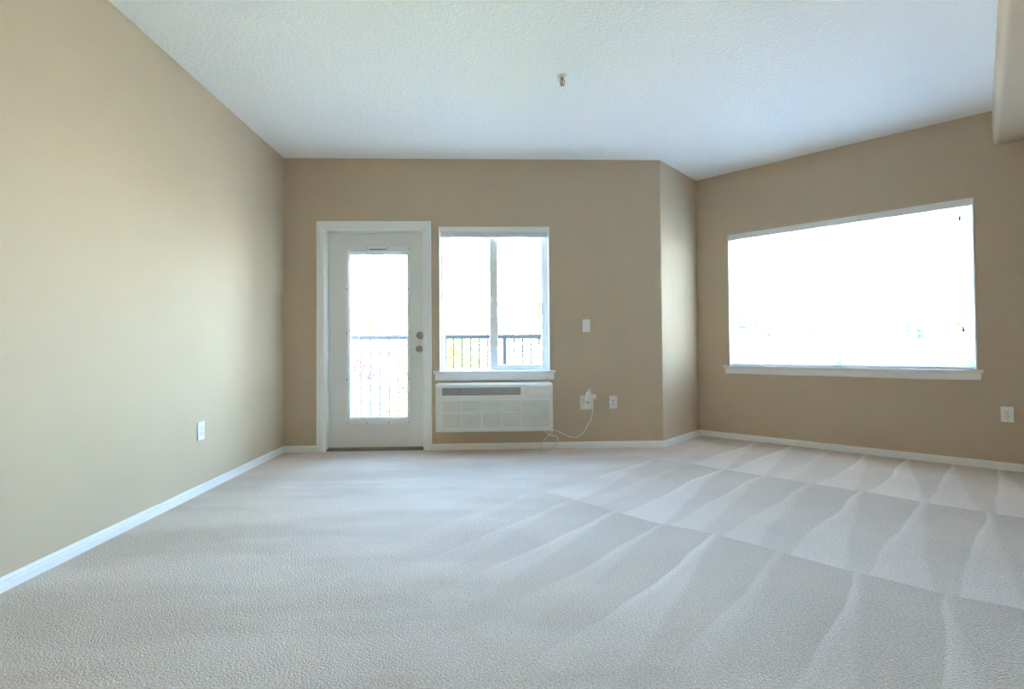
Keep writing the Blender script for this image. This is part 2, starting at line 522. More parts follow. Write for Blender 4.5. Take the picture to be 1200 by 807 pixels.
box(bm, -1.574, -1.560, 0.146, TH, 0.0, 2.061); box(bm, -0.682, -0.668, 0.146, TH, 0, 2.061); box(bm, -1.574, -0.668, 0.146, TH, 2.047, 2.061)
obj('door_stop', bm, 'trim', d)
SY = 0.100
LI = (-1.382, -0.829, 0.285, 1.879)              # glass
LO = (-1.410, -0.806, 0.238, 1.924)              # lite frame
bm = B()
a0, a1, b0, b1 = -1.571, -0.671, 0.016, 2.058
c0, c1, e0, e1 = -1.395, -0.818, 0.265, 1.900
for q in ((a0, c0, b0, b1), (c1, a1, b0, b1), (c0, c1, b0, e0), (c0, c1, e1, b1)):
    box(bm, q[0], q[1], SY, SY + 0.045, q[2], q[3])
bmesh.ops.remove_doubles(bm, verts=bm.verts, dist=1e-5)
obj('slab', bm, 'door', d)
bm = B()
fw, y0, y1 = 0.028, SY - 0.012, SY + 0.057
for q in ((LO[0], LI[0], LO[2], LO[3]), (LI[1], LO[1], LO[2], LO[3]), (LI[0], LI[1], LO[2], LI[2]), (LI[0], LI[1], LI[3], LO[3])):
    box(bm, q[0], q[1], y0, y1, q[2], q[3], 0.004, 2)
lf = obj('lite_frame', bm, 'trim', d)
scr = None
for sxp, szp in [(LO[0] + .009, z) for z in (0.25, 0.66, 1.10, 1.52, 1.912)] + [(LO[1] - .009, z) for z in (0.25, 0.66, 1.10, 1.52, 1.912)] + \
        [(u, LO[2] + .010) for u in (-1.21, -1.01)] + [(u, LO[3] - .010) for u in (-1.21, -1.01)]:
    if scr is None:
        scr = obj('screw', lathe(B(), [(0, -0.0025), (0.004, -0.002), (0.006, 0)], 10, 'y'), 'slot', lf, (sxp, y0, szp))
    else:
        clone(scr, loc=(sxp, y0, szp))
obj('pane', box(B(), LI[0] - .004, LI[1] + .004, SY + 0.006, SY + 0.009, LI[2] - .004, LI[3] + .004), 'glass', d)
obj('pane', box(B(), LI[0] - .004, LI[1] + .004, SY + 0.036, SY + 0.039, LI[2] - .004, LI[3] + .004), 'glass', d)
bm = B(); sp_ = 0.010
for q in ((LI[0] - .003, LI[0] + sp_, LI[2] - .003, LI[3] + .003), (LI[1] - sp_ * 0.5, LI[1] + .003, LI[2] - .003, LI[3] + .003), (LI[0] + sp_, LI[1] - sp_ * 0.5, LI[2] - .003, LI[2] + 0.014)):
    box(bm, q[0], q[1], SY + 0.009, SY + 0.036, q[2], q[3])
obj('glazing_spacer', bm, 'vinyl', d)
# blind sealed between the panes
eb = obj('enclosed_blind', box(B(), LI[0] + .004, LI[1] - .004, SY + 0.012, SY + 0.033, LI[3] - 0.026, LI[3], 0.002), 'vinyl', d)
sl = None
k = 0
z = LI[3] - 0.044
while z > LI[2] + 0.03:
    if sl is None:
        sl = obj('slat', box(B(), LI[0] + .006, LI[1] - .006, -0.0045, 0.0045, -0.0003, 0.0004), 'slat', eb, (0, SY + 0.0225, z))
    else:
        clone(sl, loc=(0, SY + 0.0225, z))
    z -= 0.0168
obj('bottom_rail', box(B(), LI[0] + .006, LI[1] - .006, SY + 0.015, SY + 0.030, LI[2] + 0.004, LI[2] + 0.016, 0.002), 'vinyl', eb)
for u in (-1.29, -0.92):
    obj('ladder_cord', tube(B(), [(u, SY + 0.0225, LI[2] + .01), (u, SY + 0.0225, LI[3] - .02)], 0.0012, 6), 'cordw', eb)
obj('slider_track', box(B(), -1.19, -1.03, y0 - 0.004, y0 + 0.003, LO[3] - 0.028, LO[3] - 0.020, 0.002), 'slot', lf)
for nm, zz in (('deadbolt', 1.076), ('door_knob', 0.946)):
    bm = B()
    if nm == 'deadbolt':
        lathe(bm, [(0.034, 0), (0.034, -0.008), (0.031, -0.018), (0.022, -0.025), (0, -0.027)], 28, 'y')
        kb = obj(nm, bm, 'nickel', d, (-0.711, SY, zz), smooth=True)
        obj('thumb_turn', box(B(), -0.004, 0.004, -0.038, -0.022, -0.014, 0.014, 0.003), 'nickel', kb)
    else:
        lathe(bm, [(0.034, 0), (0.034, -0.006), (0.022, -0.012), (0.012, -0.016), (0.012, -0.032), (0.024, -0.040), (0.029, -0.052), (0.026, -0.064), (0.014, -0.070), (0, -0.071)], 28, 'y')
        obj(nm, bm, 'nickel', d, (-0.717, SY, zz), smooth=True)
for zz in (0.25, 1.05, 1.85):
    obj('hinge', tube(B(), [(-1.573, SY - 0.004, zz - 0.045), (-1.573, SY - 0.004, zz + 0.045)], 0.006, 10), 'trim', d)
obj('threshold', prism(B(), [(0.02, 0.0), (0.05, 0.012), (TH + 0.03, 0.014), (TH + 0.03, -0.05), (0.02, -0.02)], -1.574, -0.668, 'x'), 'threshold', d)


# ------------------------------------------------------------------ windows
def window(name, loc, rz, op, label, fwid, mull, slide, stool, fbot, sbot):
    """sliding vinyl window in an opening op (u0,u1,z0,z1); mull = (u0,u1) of the meeting stile"""
    u0, u1, z0, z1 = op
    wnd = struct(empty(name, loc, rz), label, 'window')
    bm = B(); t = 0.010
    box(bm, u0, u0 + t, -0.003, 0.075, z0, z1); box(bm, u1 - t, u1, -0.003, 0.075, z0, z1); box(bm, u0 + t, u1 - t, -0.003, 0.075, z1 - t, z1)
    obj('reveal_liner', bm, 'trim', wnd)
    y0, y1 = 0.070, 0.150
    bm = B(); fz0 = z0 + 0.004
    box(bm, u0, u0 + fwid, y0, y1, fz0, z1, 0.004); box(bm, u1 - fwid, u1, y0, y1, fz0, z1, 0.004)
    box(bm, u0 + fwid - .004, u1 - fwid + .004, y0, y1, fz0, fz0 + fbot, 0.004); box(bm, u0 + fwid - .004, u1 - fwid + .004, y0, y1, z1 - fwid, z1, 0.004)
    obj('frame', bm, 'vinyl', wnd)
    iu0, iu1, iz0, iz1 = u0 + fwid, u1 - fwid, fz0 + fbot, z1 - fwid
    m0, m1 = mull
    # fixed lite with a slim bead
    bm = B(); bd = 0.008
    for q in ((iu0, iu0 + bd, iz0, iz1), (iu0, m0, iz0, iz0 + bd), (iu0, m0, iz1 - bd, iz1)):
        box(bm, q[0], q[1], 0.112, 0.135, q[2], q[3])
    fx = obj('fixed_sash', bm, 'vinyl', wnd)
    obj('pane', box(B(), iu0 + .004, m0 + .01, 0.120, 0.124, iz0 + .004, iz1 - .004), 'glass', fx)
    # sliding sash
    bm = B(); y2, y3 = 0.078, 0.108; sw = slide
    box(bm, m0, m1, y2, y3, iz0, iz1, 0.004); box(bm, iu1 - sw, iu1, y2, y3, iz0, iz1, 0.004)
    box(bm, m1 - .004, iu1 - sw + .004, y2, y3, iz0, iz0 + sbot, 0.004); box(bm, m1 - .004, iu1 - sw + .004, y2, y3, iz1 - sw, iz1, 0.004)
    ss = obj('sliding_sash', bm, 'vinyl', wnd)
    obj('pane', box(B(), m1 - .006, iu1 - sw + .006, 0.091, 0.095, iz0 + sbot - .006, iz1 - sw + .006), 'glass', ss)
    obj('sash_lock', box(B(), m0 + .012, m0 + .034, y2 - 0.012, y2 + .002, (z0 + z1) / 2 - .03, (z0 + z1) / 2 + .03, 0.004), 'vinyl', ss)
    # stool with rounded nose and apron below
    s0, s1, zt, zb = stool
    bm = B()
    prism(bm, [(-0.030, zt - .012), (-0.026, zt - .022), (-0.016, zt - .026), (0.0, zt - .026), (0.0, zt), (-0.024, zt), (-0.029, zt - .005)], s0, s1, 'x')
    box(bm, u0, u1, -0.001, 0.075, zt - 0.016, zt)
    obj('stool', bm, 'trim', wnd)
    bm = B()
    prism(bm, [(0, zt - .026), (-0.016, zt - .026), (-0.016, zb + .010), (-0.010, zb), (0, zb)], s0 + 0.012, s1 - 0.012, 'x')
    obj('apron', bm, 'trim', wnd)
    return wnd


window('window_1', (0, YB, 0), RB, WIN1, 'small white vinyl sliding window beside the door', 0.036, (-0.040, 0.036), 0.036, (-0.568, 0.575, 0.736, 0.648), 0.014, 0.045)
window('window_2', (X2, Y2, 0), RR, WIN2, 'wide white vinyl sliding window in the right wall', 0.036, (1.222, 1.298), 0.026, (0.273, 2.232, 0.752, 0.668), 0.026, 0.024)

# raised blind of the small window: headrail, gathered slats, bottom rail
rb_ = tag(empty('window_blind', (0, YB, WIN1[3]), RB), 'white slatted blind gathered up under the headrail of the small window', 'blind')
u0, u1 = WIN1[0] + 0.012, WIN1[1] - 0.012
obj('headrail', box(B(), u0, u1, 0.000, 0.058, -0.052, -0.010, 0.003), 'trim', rb_)
sl = None
for k in range(14):
    if sl is None:
        sl = obj('slat', box(B(), u0 + .004, u1 - .004, -0.025, 0.025, -0.0007, 0.0007), 'slat', rb_, (0, 0.031, -0.0535))
    else:
        clone(sl, loc=(0, 0.031, -0.0535 - k * 0.0021))
obj('bottom_rail', box(B(), u0 + .004, u1 - .004, 0.006, 0.056, -0.098, -0.082, 0.003), 'slat', rb_)
for u in (u0 + 0.08, u1 - 0.16):
    obj('lift_cord', tube(B(), [(u, 0.004, -0.050), (u, 0.003, -0.102)], 0.003, 6), 'slat', rb_)
obj('tilt_wand', tube(B(), [(u0 + 0.088, 0.006, -0.05), (u0 + 0.088, 0.000, -0.10), (u0 + 0.086, 0.004, -0.98)], 0.0042, 8), 'slat', rb_)
obj('pull_cord', tube(B(), spline([(u1 - 0.016, 0.004, -0.05), (u1 - 0.016, 0.002, -0.7), (u1 - 0.018, 0.0, -1.30), (u1 - 0.015, -0.032, -1.35), (u1 - 0.012, -0.034, -1.42)], 6), 0.0018, 6), 'cordw', rb_)
obj('cord_tassel', lathe(B(), [(0, 0.02), (0.004, 0.018), (0.007, -0.012), (0, -0.014)], 10, 'z', (u1 - 0.012, -0.034, -1.43)), 'cordw', rb_, smooth=True)

# lowered blind of the wide window
lb = tag(empty('window_blind', (X2, Y2, WIN2[3]), RR), 'white horizontal blind lowered over the whole wide window', 'blind')
u0, u1 = WIN2[0] + 0.012, WIN2[1] - 0.012
obj('headrail', box(B(), u0, u1, 0.000, 0.058, -0.058, -0.010, 0.003), 'trim', lb)
bm = B()
N = 6
cs = [((-0.025 + 0.05 * i / N), 0.0020 * (1 - ((i / N) * 2 - 1) ** 2)) for i in range(N + 1)]
poly = cs + [(y, z - 0.0022) for y, z in cs[::-1]]
prism(bm, poly, u0 + .004, u1 - .004, 'x')
sl = obj('slat', bm, 'slat', lb, (0, 0.034, -0.086))
sl.rotation_euler = (math.radians(-3), 0, 0)
k = 1
while -0.086 - k * 0.044 > -1.29:
    clone(sl, loc=(0, 0.034, -0.086 - k * 0.044)); k += 1
ZB_ = -(WIN2[3] - 0.766)
obj('bottom_rail', box(B(), u0 + .004, u1 - .004, 0.009, 0.059, ZB_ - 0.012, ZB_ + 0.006, 0.003), 'slat', lb)
for u in (0.502, 1.27, 2.030):
    obj('ladder_cord', tube(B(), [(u, 0.0065, -0.055), (u, 0.0065, ZB_)], 0.0016, 6), 'cordw', lb)
    obj('ladder_cord', tube(B(), [(u, 0.0615, -0.055), (u, 0.0615, ZB_)], 0.0016, 6), 'cordw', lb)
obj('pull_cord', tube(B(), [(2.116, 0.003, -0.05), (2.116, 0.002, -0.16)], 0.0018, 6), 'cordw', lb)
obj('pull_cord', tube(B(), [(2.122, 0.003, -0.05), (2.122, 0.002, -1.02)], 0.0018, 6), 'cordw', lb)
for u, zz in ((2.116, 1.944), (2.122, 1.067)):
    obj('cord_tassel', lathe(B(), [(0, 0.026), (0.005, 0.022), (0.008, -0.010), (0.006, -0.018), (0, -0.019)], 10, 'z', (u, 0.0, zz - WIN2[3])), 'dark', lb, smooth=True)


# ------------------------------------------------------------------ wall plates
def plate(name, loc, rz, label, cat, style, wdt=0.074, hgt=0.120):
    p = tag(empty(name, loc, rz), label, cat, None)
    obj('plate', box(B(), -wdt / 2, wdt / 2, -0.007, 0.0005, -hgt / 2, hgt / 2, 0.003), 'plate', p)
    if style == 'switch':
        bm = prism(B(), [(-0.007, -0.033), (-0.013, -0.033), (-0.009, 0.033), (-0.007, 0.033)], -0.0165, 0.0165, 'x')
        obj('rocker', bm, 'plate', p)
    elif style == 'coax':
        obj('insert', box(B(), -0.0165, 0.0165, -0.009, -0.006, -0.033, 0.033, 0.001), 'plate', p)
        for zz in (-0.016, 0.016):
            obj('jack', lathe(B(), [(0.006, 0), (0.006, -0.004), (0.004, -0.006), (0, -0.006)], 12, 'y', (0, -0.009, zz)), 'slot', p)
    else:
        for xo in ((0,) if wdt < 0.1 else (-0.024, 0.024)):
            for zz in (-0.0195, 0.0195):
                rc = obj('receptacle', box(B(), -0.0165, 0.0165, -0.0095, -0.006, -0.0145, 0.0145, 0.004), 'plate', p, (xo, 0, zz))
                for sxo, hh in ((-0.0065, 0.005), (0.0065, 0.0042)):
                    obj('slot', box(B(), sxo - 0.0014, sxo + 0.0014, -0.0103, -0.0088, 0.004 - hh, 0.004 + hh), 'slot', rc)
                obj('ground_hole', lathe(B(), [(0, -0.0103), (0.0026, -0.0103), (0.0026, -0.0088)], 10, 'y', (0, 0, -0.0078)), 'slot', rc)
    for zz in ((-0.048, 0.048) if style == 'switch' else (0.0,)):
        obj('screw', lathe(B(), [(0, -0.0085), (0.003, -0.008), (0.0035, -0.0065)], 8, 'y', (0, 0, zz)), 'slot' if style != 'switch' else 'plate', p)
    return p


plate('light_switch', (0.874, YB, 1.155), RB, 'white rocker light switch on the wall right of the small window', 'switch', 'switch')
plate('wall_outlet', (0.871, YB, 0.427), RB, 'wide white outlet plate with the air conditioner plugged in', 'outlet', 'outlet', 0.122, 0.130)
plate('wall_jack', (1.123, YB, 0.426), RB, 'small white wall plate right of the plugged in outlet', 'wall plate', 'coax')
plate('wall_outlet', (X2 + 2.357 * G, Y2 - 2.357 * G, 0.420), RR, 'white duplex outlet below and beyond the wide window', 'outlet', 'outlet', 0.072, 0.116)
plate('wall_outlet', (XL, 3.417, 0.413), RL, 'white outlet low on the pale left wall', 'outlet', 'outlet')

# ------------------------------------------------------------------ air conditioner
AC0, AC1, AZ0, AZ1, AD = -0.537, 0.533, 0.186, 0.626, 0.150
ac = tag(empty('air_conditioner', (0, YB, AZ0), RB), 'white packaged terminal air conditioner mounted under the small window', 'air conditioner')
W_, Hh = AC1 - AC0, AZ1 - AZ0


def fx(t):
    return AC0 + W_ * t


def fz(t):
    return Hh * (1 - t)


yf = -AD
bm = B()
# shell: rounded rim around the recessed front, sloping top lip
prism(bm, [(0.0, 0.0), (yf + 0.012, 0.0), (yf, 0.012), (yf, fz(0.10)), (yf + 0.006, fz(0.03)), (yf + 0.018, fz(0.0)), (0.0, fz(0.0))], fx(0.012), fx(0.988), 'x')
for a, b, in ((fx(0.0), fx(0.013)), (fx(0.987), fx(1.0))):
    prism(bm, [(0.0, 0.004), (yf + 0.018, 0.004), (yf + 0.008, 0.016), (yf + 0.008, fz(0.10)), (yf + 0.016, fz(0.04)), (yf + 0.028, fz(0.012)), (0.0, fz(0.012))], a, b, 'x')
obj('body', bm, 'ac', ac)
# discharge vent: dark rounded recess with bars
bm = B()
box(bm, fx(0.054), fx(0.727), yf - 0.003, yf + 0.02, fz(0.245), fz(0.078), 0.010, 3)
vent = obj('discharge_vent', bm, 'acd', ac)
bar = None
for k in range(5):
    t = 0.108 + k * 0.026
    if bar is None:
        bar = obj('vane', box(B(), fx(0.062), fx(0.719), -0.004, 0.004, -0.0032, 0.0032), 'acv', vent, (0, yf - 0.004, fz(t)))
    else:
        clone(bar, loc=(0, yf - 0.004, fz(t)))
for t in (0.208, 0.390, 0.568):
    obj('divider', box(B(), fx(t) - 0.004, fx(t) + 0.004, yf - 0.008, yf, fz(0.235), fz(0.088), 0.002), 'slot', vent)
# control flap
cp = obj('control_flap', box(B(), fx(0.77), fx(0.963), yf - 0.008, yf + 0.004, fz(0.240), fz(0.050), 0.003), 'ac', ac)
obj('emblem', box(B(), fx(0.84), fx(0.89), yf - 0.0095, yf - 0.007, fz(0.118), fz(0.104)), 'acg', cp)
# front panel with intake grilles
obj('front_panel', box(B(), fx(0.022), fx(0.978), yf - 0.006, yf + 0.004, fz(0.905), fz(0.325), 0.004), 'ac', ac)


def grille(x0, x1, z0, z1, n):
    g_ = obj('intake_grille', box(B(), x0, x1, yf - 0.0075, yf - 0.003, z0, z1), 'acg', ac)
    bm = B()
    for k in range(n):
        zc = z0 + (z1 - z0) * (k + 0.5) / n; hh = (z1 - z0) / n * 0.30
        prism(bm, [(yf - 0.0075, zc - hh), (yf - 0.0115, zc - hh * 0.6), (yf - 0.0075, zc + hh)], x0 + 0.002, x1 - 0.002, 'x')
    lv = obj('louvers', bm, 'acg', g_); lv['kind'] = 'stuff'


for ca, cb in ((0.061, 0.214), (0.230, 0.382), (0.400, 0.551), (0.564, 0.715)):
    grille(fx(ca), fx(cb), fz(0.570), fz(0.358), 7)
    grille(fx(ca), fx(cb), fz(0.886), fz(0.613), 9)
grille(fx(0.735), fx(0.967), fz(0.886), fz(0.358), 16)
# power cord: plug, hanging run and a coiled slack loop on the carpet
ZZ = lambda z: z - AZ0
cp_ = [(0.881, -0.045, 0.530), (0.884, -0.046, 0.553), (0.893, -0.045, 0.558), (0.901, -0.042, 0.530), (0.913, -0.032, 0.470), (0.919, -0.022, 0.400), (0.914, -0.018, 0.296), (0.885, -0.018, 0.232), (0.852, -0.018, 0.176), (0.811, -0.018, 0.124), (0.755, -0.018, 0.103), (0.690, -0.02, 0.114),
       (0.618, -0.022, 0.151), (0.562, -0.03, 0.176), (0.529, -0.036, 0.165), (0.481, -0.040, 0.109), (0.430, -0.046, 0.040), (0.418, -0.055, 0.010), (0.455, -0.068, 0.006), (0.528, -0.066, 0.012), (0.580, -0.048, 0.052), (0.590, -0.036, 0.092), (0.566, -0.034, 0.120), (0.513, -0.04, 0.128), (0.475, -0.055, 0.160), (0.455, -0.07, 0.196)]
pc = obj('power_cord', tube(B(), spline([(x, y, ZZ(z)) for x, y, z in cp_], 6), 0.0048, 8), 'cordw', ac, smooth=True)
bm = B()
prism(bm, [(0.850, ZZ(0.392)), (0.906, ZZ(0.392)), (0.906, ZZ(0.47)), (0.892, ZZ(0.535)), (0.872, ZZ(0.535)), (0.852, ZZ(0.47))], -0.058, -0.009, 'y')
bmesh.ops.bevel(bm, geom=bm.edges[:], offset=0.005, segments=2, affect='EDGES')
pl = obj('plug', bm, 'ac', pc)
obj('reset_button', box(B(), 0.862, 0.874, -0.061, -0.056, ZZ(0.425), ZZ(0.445), 0.001), 'slot', pl)
obj('test_button', box(B(), 0.882, 0.894, -0.061, -0.056, ZZ(0.425), ZZ(0.445), 0.001), 'acg', pl)
obj('cord_tag', box(B(), 0.905, 0.955, -0.036, -0.034, ZZ(0.462), ZZ(0.508), 0.0006), 'plate', pc)
obj('cord_tie', lathe(B(), [(0.010, -0.012), (0.011, 0.0), (0.010, 0.012)], 12, 'x', (0.533, -0.037, ZZ(0.166))), 'cordw', pc)

# ------------------------------------------------------------------ sprinkler head
sp = tag(empty('sprinkler_head', (0.461, 3.262, H), 0.4), 'brass fire sprinkler head hanging from the white ceiling', 'sprinkler')
obj('escutcheon', lathe(B(), [(0, 0.001), (0.034, 0.001), (0.034, -0.003), (0.026, -0.008), (0.014, -0.009), (0, -0.009)], 28), 'ceiling', sp, smooth=True)
obj('body', lathe(B(), [(0.012, -0.006), (0.012, -0.018), (0.009, -0.021), (0, -0.021)], 16), 'brass', sp, smooth=True)
for s_ in (-1, 1):
    obj('frame_arm', tube(B(), spline([(s_ * 0.010, 0, -0.018), (s_ * 0.017, 0, -0.030), (s_ * 0.013, 0, -0.045), (s_ * 0.003, 0, -0.052)], 4), 0.0032, 8), 'brass', sp)
obj('bulb', tube(B(), [(0, 0, -0.020), (0, 0, -0.026), (0, 0, -0.044), (0, 0, -0.051)], [0.003, 0.0042, 0.0042, 0.003], 10), 'bulb', sp)
bm = B()
lathe(bm, [(0, -0.054), (0.004, -0.052), (0.006, -0.0555), (0, -0.0565)], 12)
obj('hub', bm, 'brass', sp)
bm = B()
lathe(bm, [(0.004, -0.0565), (0.016, -0.0565), (0.0165, -0.0575), (0.004, -0.0578)], 20)
obj('deflector', bm, 'nickel', sp)


# ------------------------------------------------------------------ balcony
bal = struct(obj('trim_2', box(B(), -2.75, 1.50, YB + TH + 0.001, 6.45, -0.22, -0.045), 'concrete'), 'concrete balcony slab outside the door', 'balcony')
ra = tag(empty('balcony_railing', (0, 6.33, -0.05)), 'black metal balcony railing with slim vertical pickets', 'railing')
obj('top_rail', box(B(), -2.70, 1.45, -0.028, 0.028, 1.115, 1.168, 0.006), 'rail', ra)
obj('bottom_rail', box(B(), -2.70, 1.45, -0.014, 0.014, 0.075, 0.105, 0.003), 'rail', ra)
posts = (-2.66, -0.62, 0.13, 1.41)
for x in posts:
    obj('post', box(B(), x - 0.024, x + 0.024, -0.024, 0.024, 0.005, 1.12, 0.003), 'rail', ra)
pk = None
xs = [-0.62 - 0.1163 * k for k in range(1, 17)] + [-0.62 + 0.107 * k for k in range(1, 7)] + [0.13 + 0.125 + 0.1045 * k for k in range(0, 11)]
for x in xs:
    if pk is None:
        pk = obj('picket', box(B(), -0.0095, 0.0095, -0.0095, 0.0095, 0.10, 1.12), 'rail', ra, (x, 0, 0))
    else:
        clone(pk, loc=(x, 0, 0))

struct(obj('ground', prism(B(), [(-220, -40), (260, -40), (260, 320), (-220, 320)], GROUND - 0.3, GROUND), 'grass'), 'open ground far below the balcony', 'ground')


# ------------------------------------------------------------------ plants outside
def leaf_mesh(name, C, size, asp, mat, parent, jitter=0.4, direction=None):
    n = len(C)
    a = RNG.normal(size=(n, 3))
    if direction is not None:
        a = a * 0.55 + direction
    a /= np.linalg.norm(a, axis=1)[:, None]
    b = np.cross(a, RNG.normal(size=(n, 3))); b /= np.linalg.norm(b, axis=1)[:, None]
    L = size * (1 + jitter * RNG.uniform(-1, 1, n))[:, None]
    V = np.stack([C - a * L, C + b * L * asp, C + a * L, C - b * L * asp], 1).reshape(-1, 3)
    me = bpy.data.meshes.new(name)
    me.vertices.add(4 * n); me.vertices.foreach_set('co', V.ravel().astype(np.float32))
    me.loops.add(4 * n); me.loops.foreach_set('vertex_index', np.arange(4 * n, dtype=np.int32))
    me.polygons.add(n); me.polygons.foreach_set('loop_start', np.arange(0, 4 * n, 4, dtype=np.int32))
    me.update(calc_edges=True)
    me.materials.append(MT[mat])
    o = bpy.data.objects.new(name, me); COL.objects.link(o); o.parent = parent
    o['kind'] = 'stuff'
    return o


def blob_points(blobs, nclump, nleaf, rc):
    """leaves gathered in clumps near the skin of ellipsoids (cx,cy,cz,rx,ry,rz)"""
    w = np.array([b[3] * b[4] * b[5] for b in blobs]) ** (2 / 3); w /= w.sum()
    out = []
    for i in RNG.choice(len(blobs), nclump, p=w):
        b = blobs[i]
        d_ = RNG.normal(size=3); d_ /= np.linalg.norm(d_)
        c = np.array(b[:3]) + d_ * np.array(b[3:]) * RNG.uniform(0.45, 1.0)
        out.append(c + RNG.normal(size=(nleaf, 3)) * rc * RNG.uniform(0.6, 1.2))
    return np.concatenate(out)


def broad_tree(name, label, cat, x, y, blobs, mat, nclump, nleaf, rc, size, group=None, trunk=0.09, asp=0.5, z0=GROUND):
    t = tag(empty(name, (x, y, z0)), label, cat, group)
    bl = [(b[0] - x, b[1] - y, b[2] - z0) + tuple(b[3:]) for b in blobs]
    top = max(b[2] for b in bl)
    bm = B()
    tube(bm, [(0, 0, -0.05), (0.02, 0.01, top * 0.4), (0, 0, top * 0.9)], [trunk, trunk * 0.75, trunk * 0.25], 8)
    for b in bl:
        tube(bm, [(0, 0, top * 0.3), (b[0] * 0.5, b[1] * 0.5, (b[2] + top * 0.3) / 2 - 0.05), (b[0], b[1], b[2] + b[5] * 0.4)], [trunk * 0.5, trunk * 0.35, trunk * 0.12], 6)
    obj('trunk', bm, 'bark', t)
    leaf_mesh('foliage', blob_points(bl, nclump, nleaf, rc), size, asp, mat, t)
    return t


def conifer(name, label, x, y, height, mat, first, reach, whorls, per, up, tuft, nt_, size, asp=0.22, group=None, trunk=0.14, lean=(0, 0), curve=0.35, top_reach=0.15, sub=6, power=0.8):
    t = tag(empty(name, (x, y, GROUND)), label, 'tree', group)
    bm = B()
    tube(bm, [(0, 0, -0.05), (lean[0] * .5, lean[1] * .5, height * 0.5), (lean[0], lean[1], height)], [trunk, trunk * 0.6, 0.02], 8)
    Cs, Ds = [], []
    for i in range(whorls):
        q = i / (whorls - 1)
        hz = height * (first + (0.97 - first) * q)
        for k in range(per):
            a = random.uniform(0, 2 * math.pi)
            ln = (reach * (1 - q) ** power + top_reach * (0.45 + 0.55 * (1 - q))) * random.uniform(0.7, 1.15)
            el = up + random.uniform(-0.2, 0.2) + 0.4 * q
            bx, by = lean[0] * hz / height, lean[1] * hz / height
            pts = []
            for j in range(5):
                u = j / 4
                pts.append((bx + math.cos(a) * ln * u * math.cos(el), by + math.sin(a) * ln * u * math.cos(el), hz + ln * u * math.sin(el) + curve * ln * u * u))
            tube(bm, pts, [trunk * 0.22 * (1 - 0.8 * q), trunk * .18 * (1 - .8 * q), trunk * .13 * (1 - .8 * q), 0.012, 0.008], 5, False)
            P = np.array(pts)
            for j in range(sub):
                u = 0.3 + 0.72 * (j + random.random()) / sub
                f_ = min(u, 1) * 4; i0 = min(int(f_), 3)
                c = P[i0] + (P[i0 + 1] - P[i0]) * (f_ - i0)
                tq = tuft * (1.15 - 0.65 * q)
                c = c + RNG.normal(size=3) * tq * 0.5 * (1.3 - u)
                Cs.append(c + RNG.normal(size=(nt_, 3)) * tq * np.array([1, 1, 0.75]))
                Ds.append(np.tile((P[-1] - P[-2]) / np.linalg.norm(P[-1] - P[-2]), (nt_, 1)))
    obj('trunk', bm, 'bark', t)
    leaf_mesh('foliage', np.concatenate(Cs), size, asp, mat, t, direction=np.concatenate(Ds))
    return t


# trees seen through the small window
conifer('conifer_tree', 'tall sunlit conifer with upswept branches behind the left half of the small window', -0.48, 18.0, 7.45, 'pine', 0.42, 1.75, 13, 7, 0.45, 0.080, 34, 0.052, trunk=0.13, top_reach=1.05, power=0.8, asp=0.32)
conifer('conifer_tree', 'dense olive conifer with a flat crown filling the right half of the small window', 2.25, 24.0, 6.55, 'pine2', 0.56, 2.3, 12, 11, 0.15, 0.15, 44, 0.075, trunk=0.16, top_reach=0.95, power=0.5, asp=0.34)
conifer('conifer_tree', 'taller dark conifer whose limbs reach in above the flat crowned one', 5.1, 31.2, 11.0, 'pine2', 0.55, 2.3, 12, 8, 0.10, 0.16, 40, 0.09, trunk=0.2, top_reach=1.1, power=0.6, asp=0.34)
lime_blobs = [(-1.20, 10.6, 0.95, 0.65, 0.6, 0.70), (-0.45, 10.5, 0.50, 0.7, 0.6, 0.75), (-0.9, 10.6, -0.9, 0.85, 0.7, 1.3)]
broad_tree('leafy_shrub', 'lime green shrub rising behind the railing left in the small window', 'shrub', -0.8, 10.5, lime_blobs, 'lime', 240, 50, 0.12, 0.048)
broad_tree('leafy_shrub', 'lower lime green shrub behind the railing right in the small window', 'shrub', 0.5, 8.9,
           [(0.25, 8.9, 0.22, 0.5, 0.4, 0.60), (0.75, 8.9, -0.05, 0.45, 0.4, 0.55), (0.5, 8.9, -1.5, 0.7, 0.45, 1.2)], 'lime', 190, 50, 0.10, 0.042)
# shrubs and trees seen through the door
broad_tree('leafy_shrub', 'pale green shrub crowding the railing, left behind the door glass', 'shrub', -3.2, 12.0,
           [(-3.3, 12.0, -0.45, 0.8, 0.6, 0.72), (-2.75, 12.0, -0.75, 0.7, 0.6, 0.9), (-3.0, 12.0, -2.0, 0.9, 0.65, 1.2)], 'green', 230, 50, 0.13, 0.055)
broad_tree('leafy_shrub', 'taller yellow green shrub crowding the railing, right behind the door glass', 'shrub', -1.45, 8.7,
           [(-1.38, 8.7, 0.44, 0.46, 0.45, 0.52), (-1.62, 8.6, -0.15, 0.5, 0.5, 0.6), (-1.55, 8.7, -1.5, 0.85, 0.6, 1.2)], 'green', 240, 50, 0.10, 0.045)
broad_tree('red_maple', 'small dark red leaved maple above the green shrubs', 'tree', -3.75, 14.1,
           [(-4.05, 14.1, 0.42, 0.42, 0.4, 0.36), (-3.45, 14.1, 0.22, 0.35, 0.35, 0.14)], 'red', 60, 36, 0.10, 0.05)
broad_tree('yellow_tree', 'broad yellow green spring tree against the sky behind the roofs', 'tree', -13.2, 55.0,
           [(-12.6, 55, 4.2, 2.6, 2.2, 2.4), (-15.5, 55, 3.2, 2.6, 2.2, 2.2), (-10.4, 55, 2.9, 2.2, 2, 1.9), (-13.5, 55, 1.8, 4, 2.5, 2.0)], 'yellow', 330, 46, 0.34, 0.13, trunk=0.25)

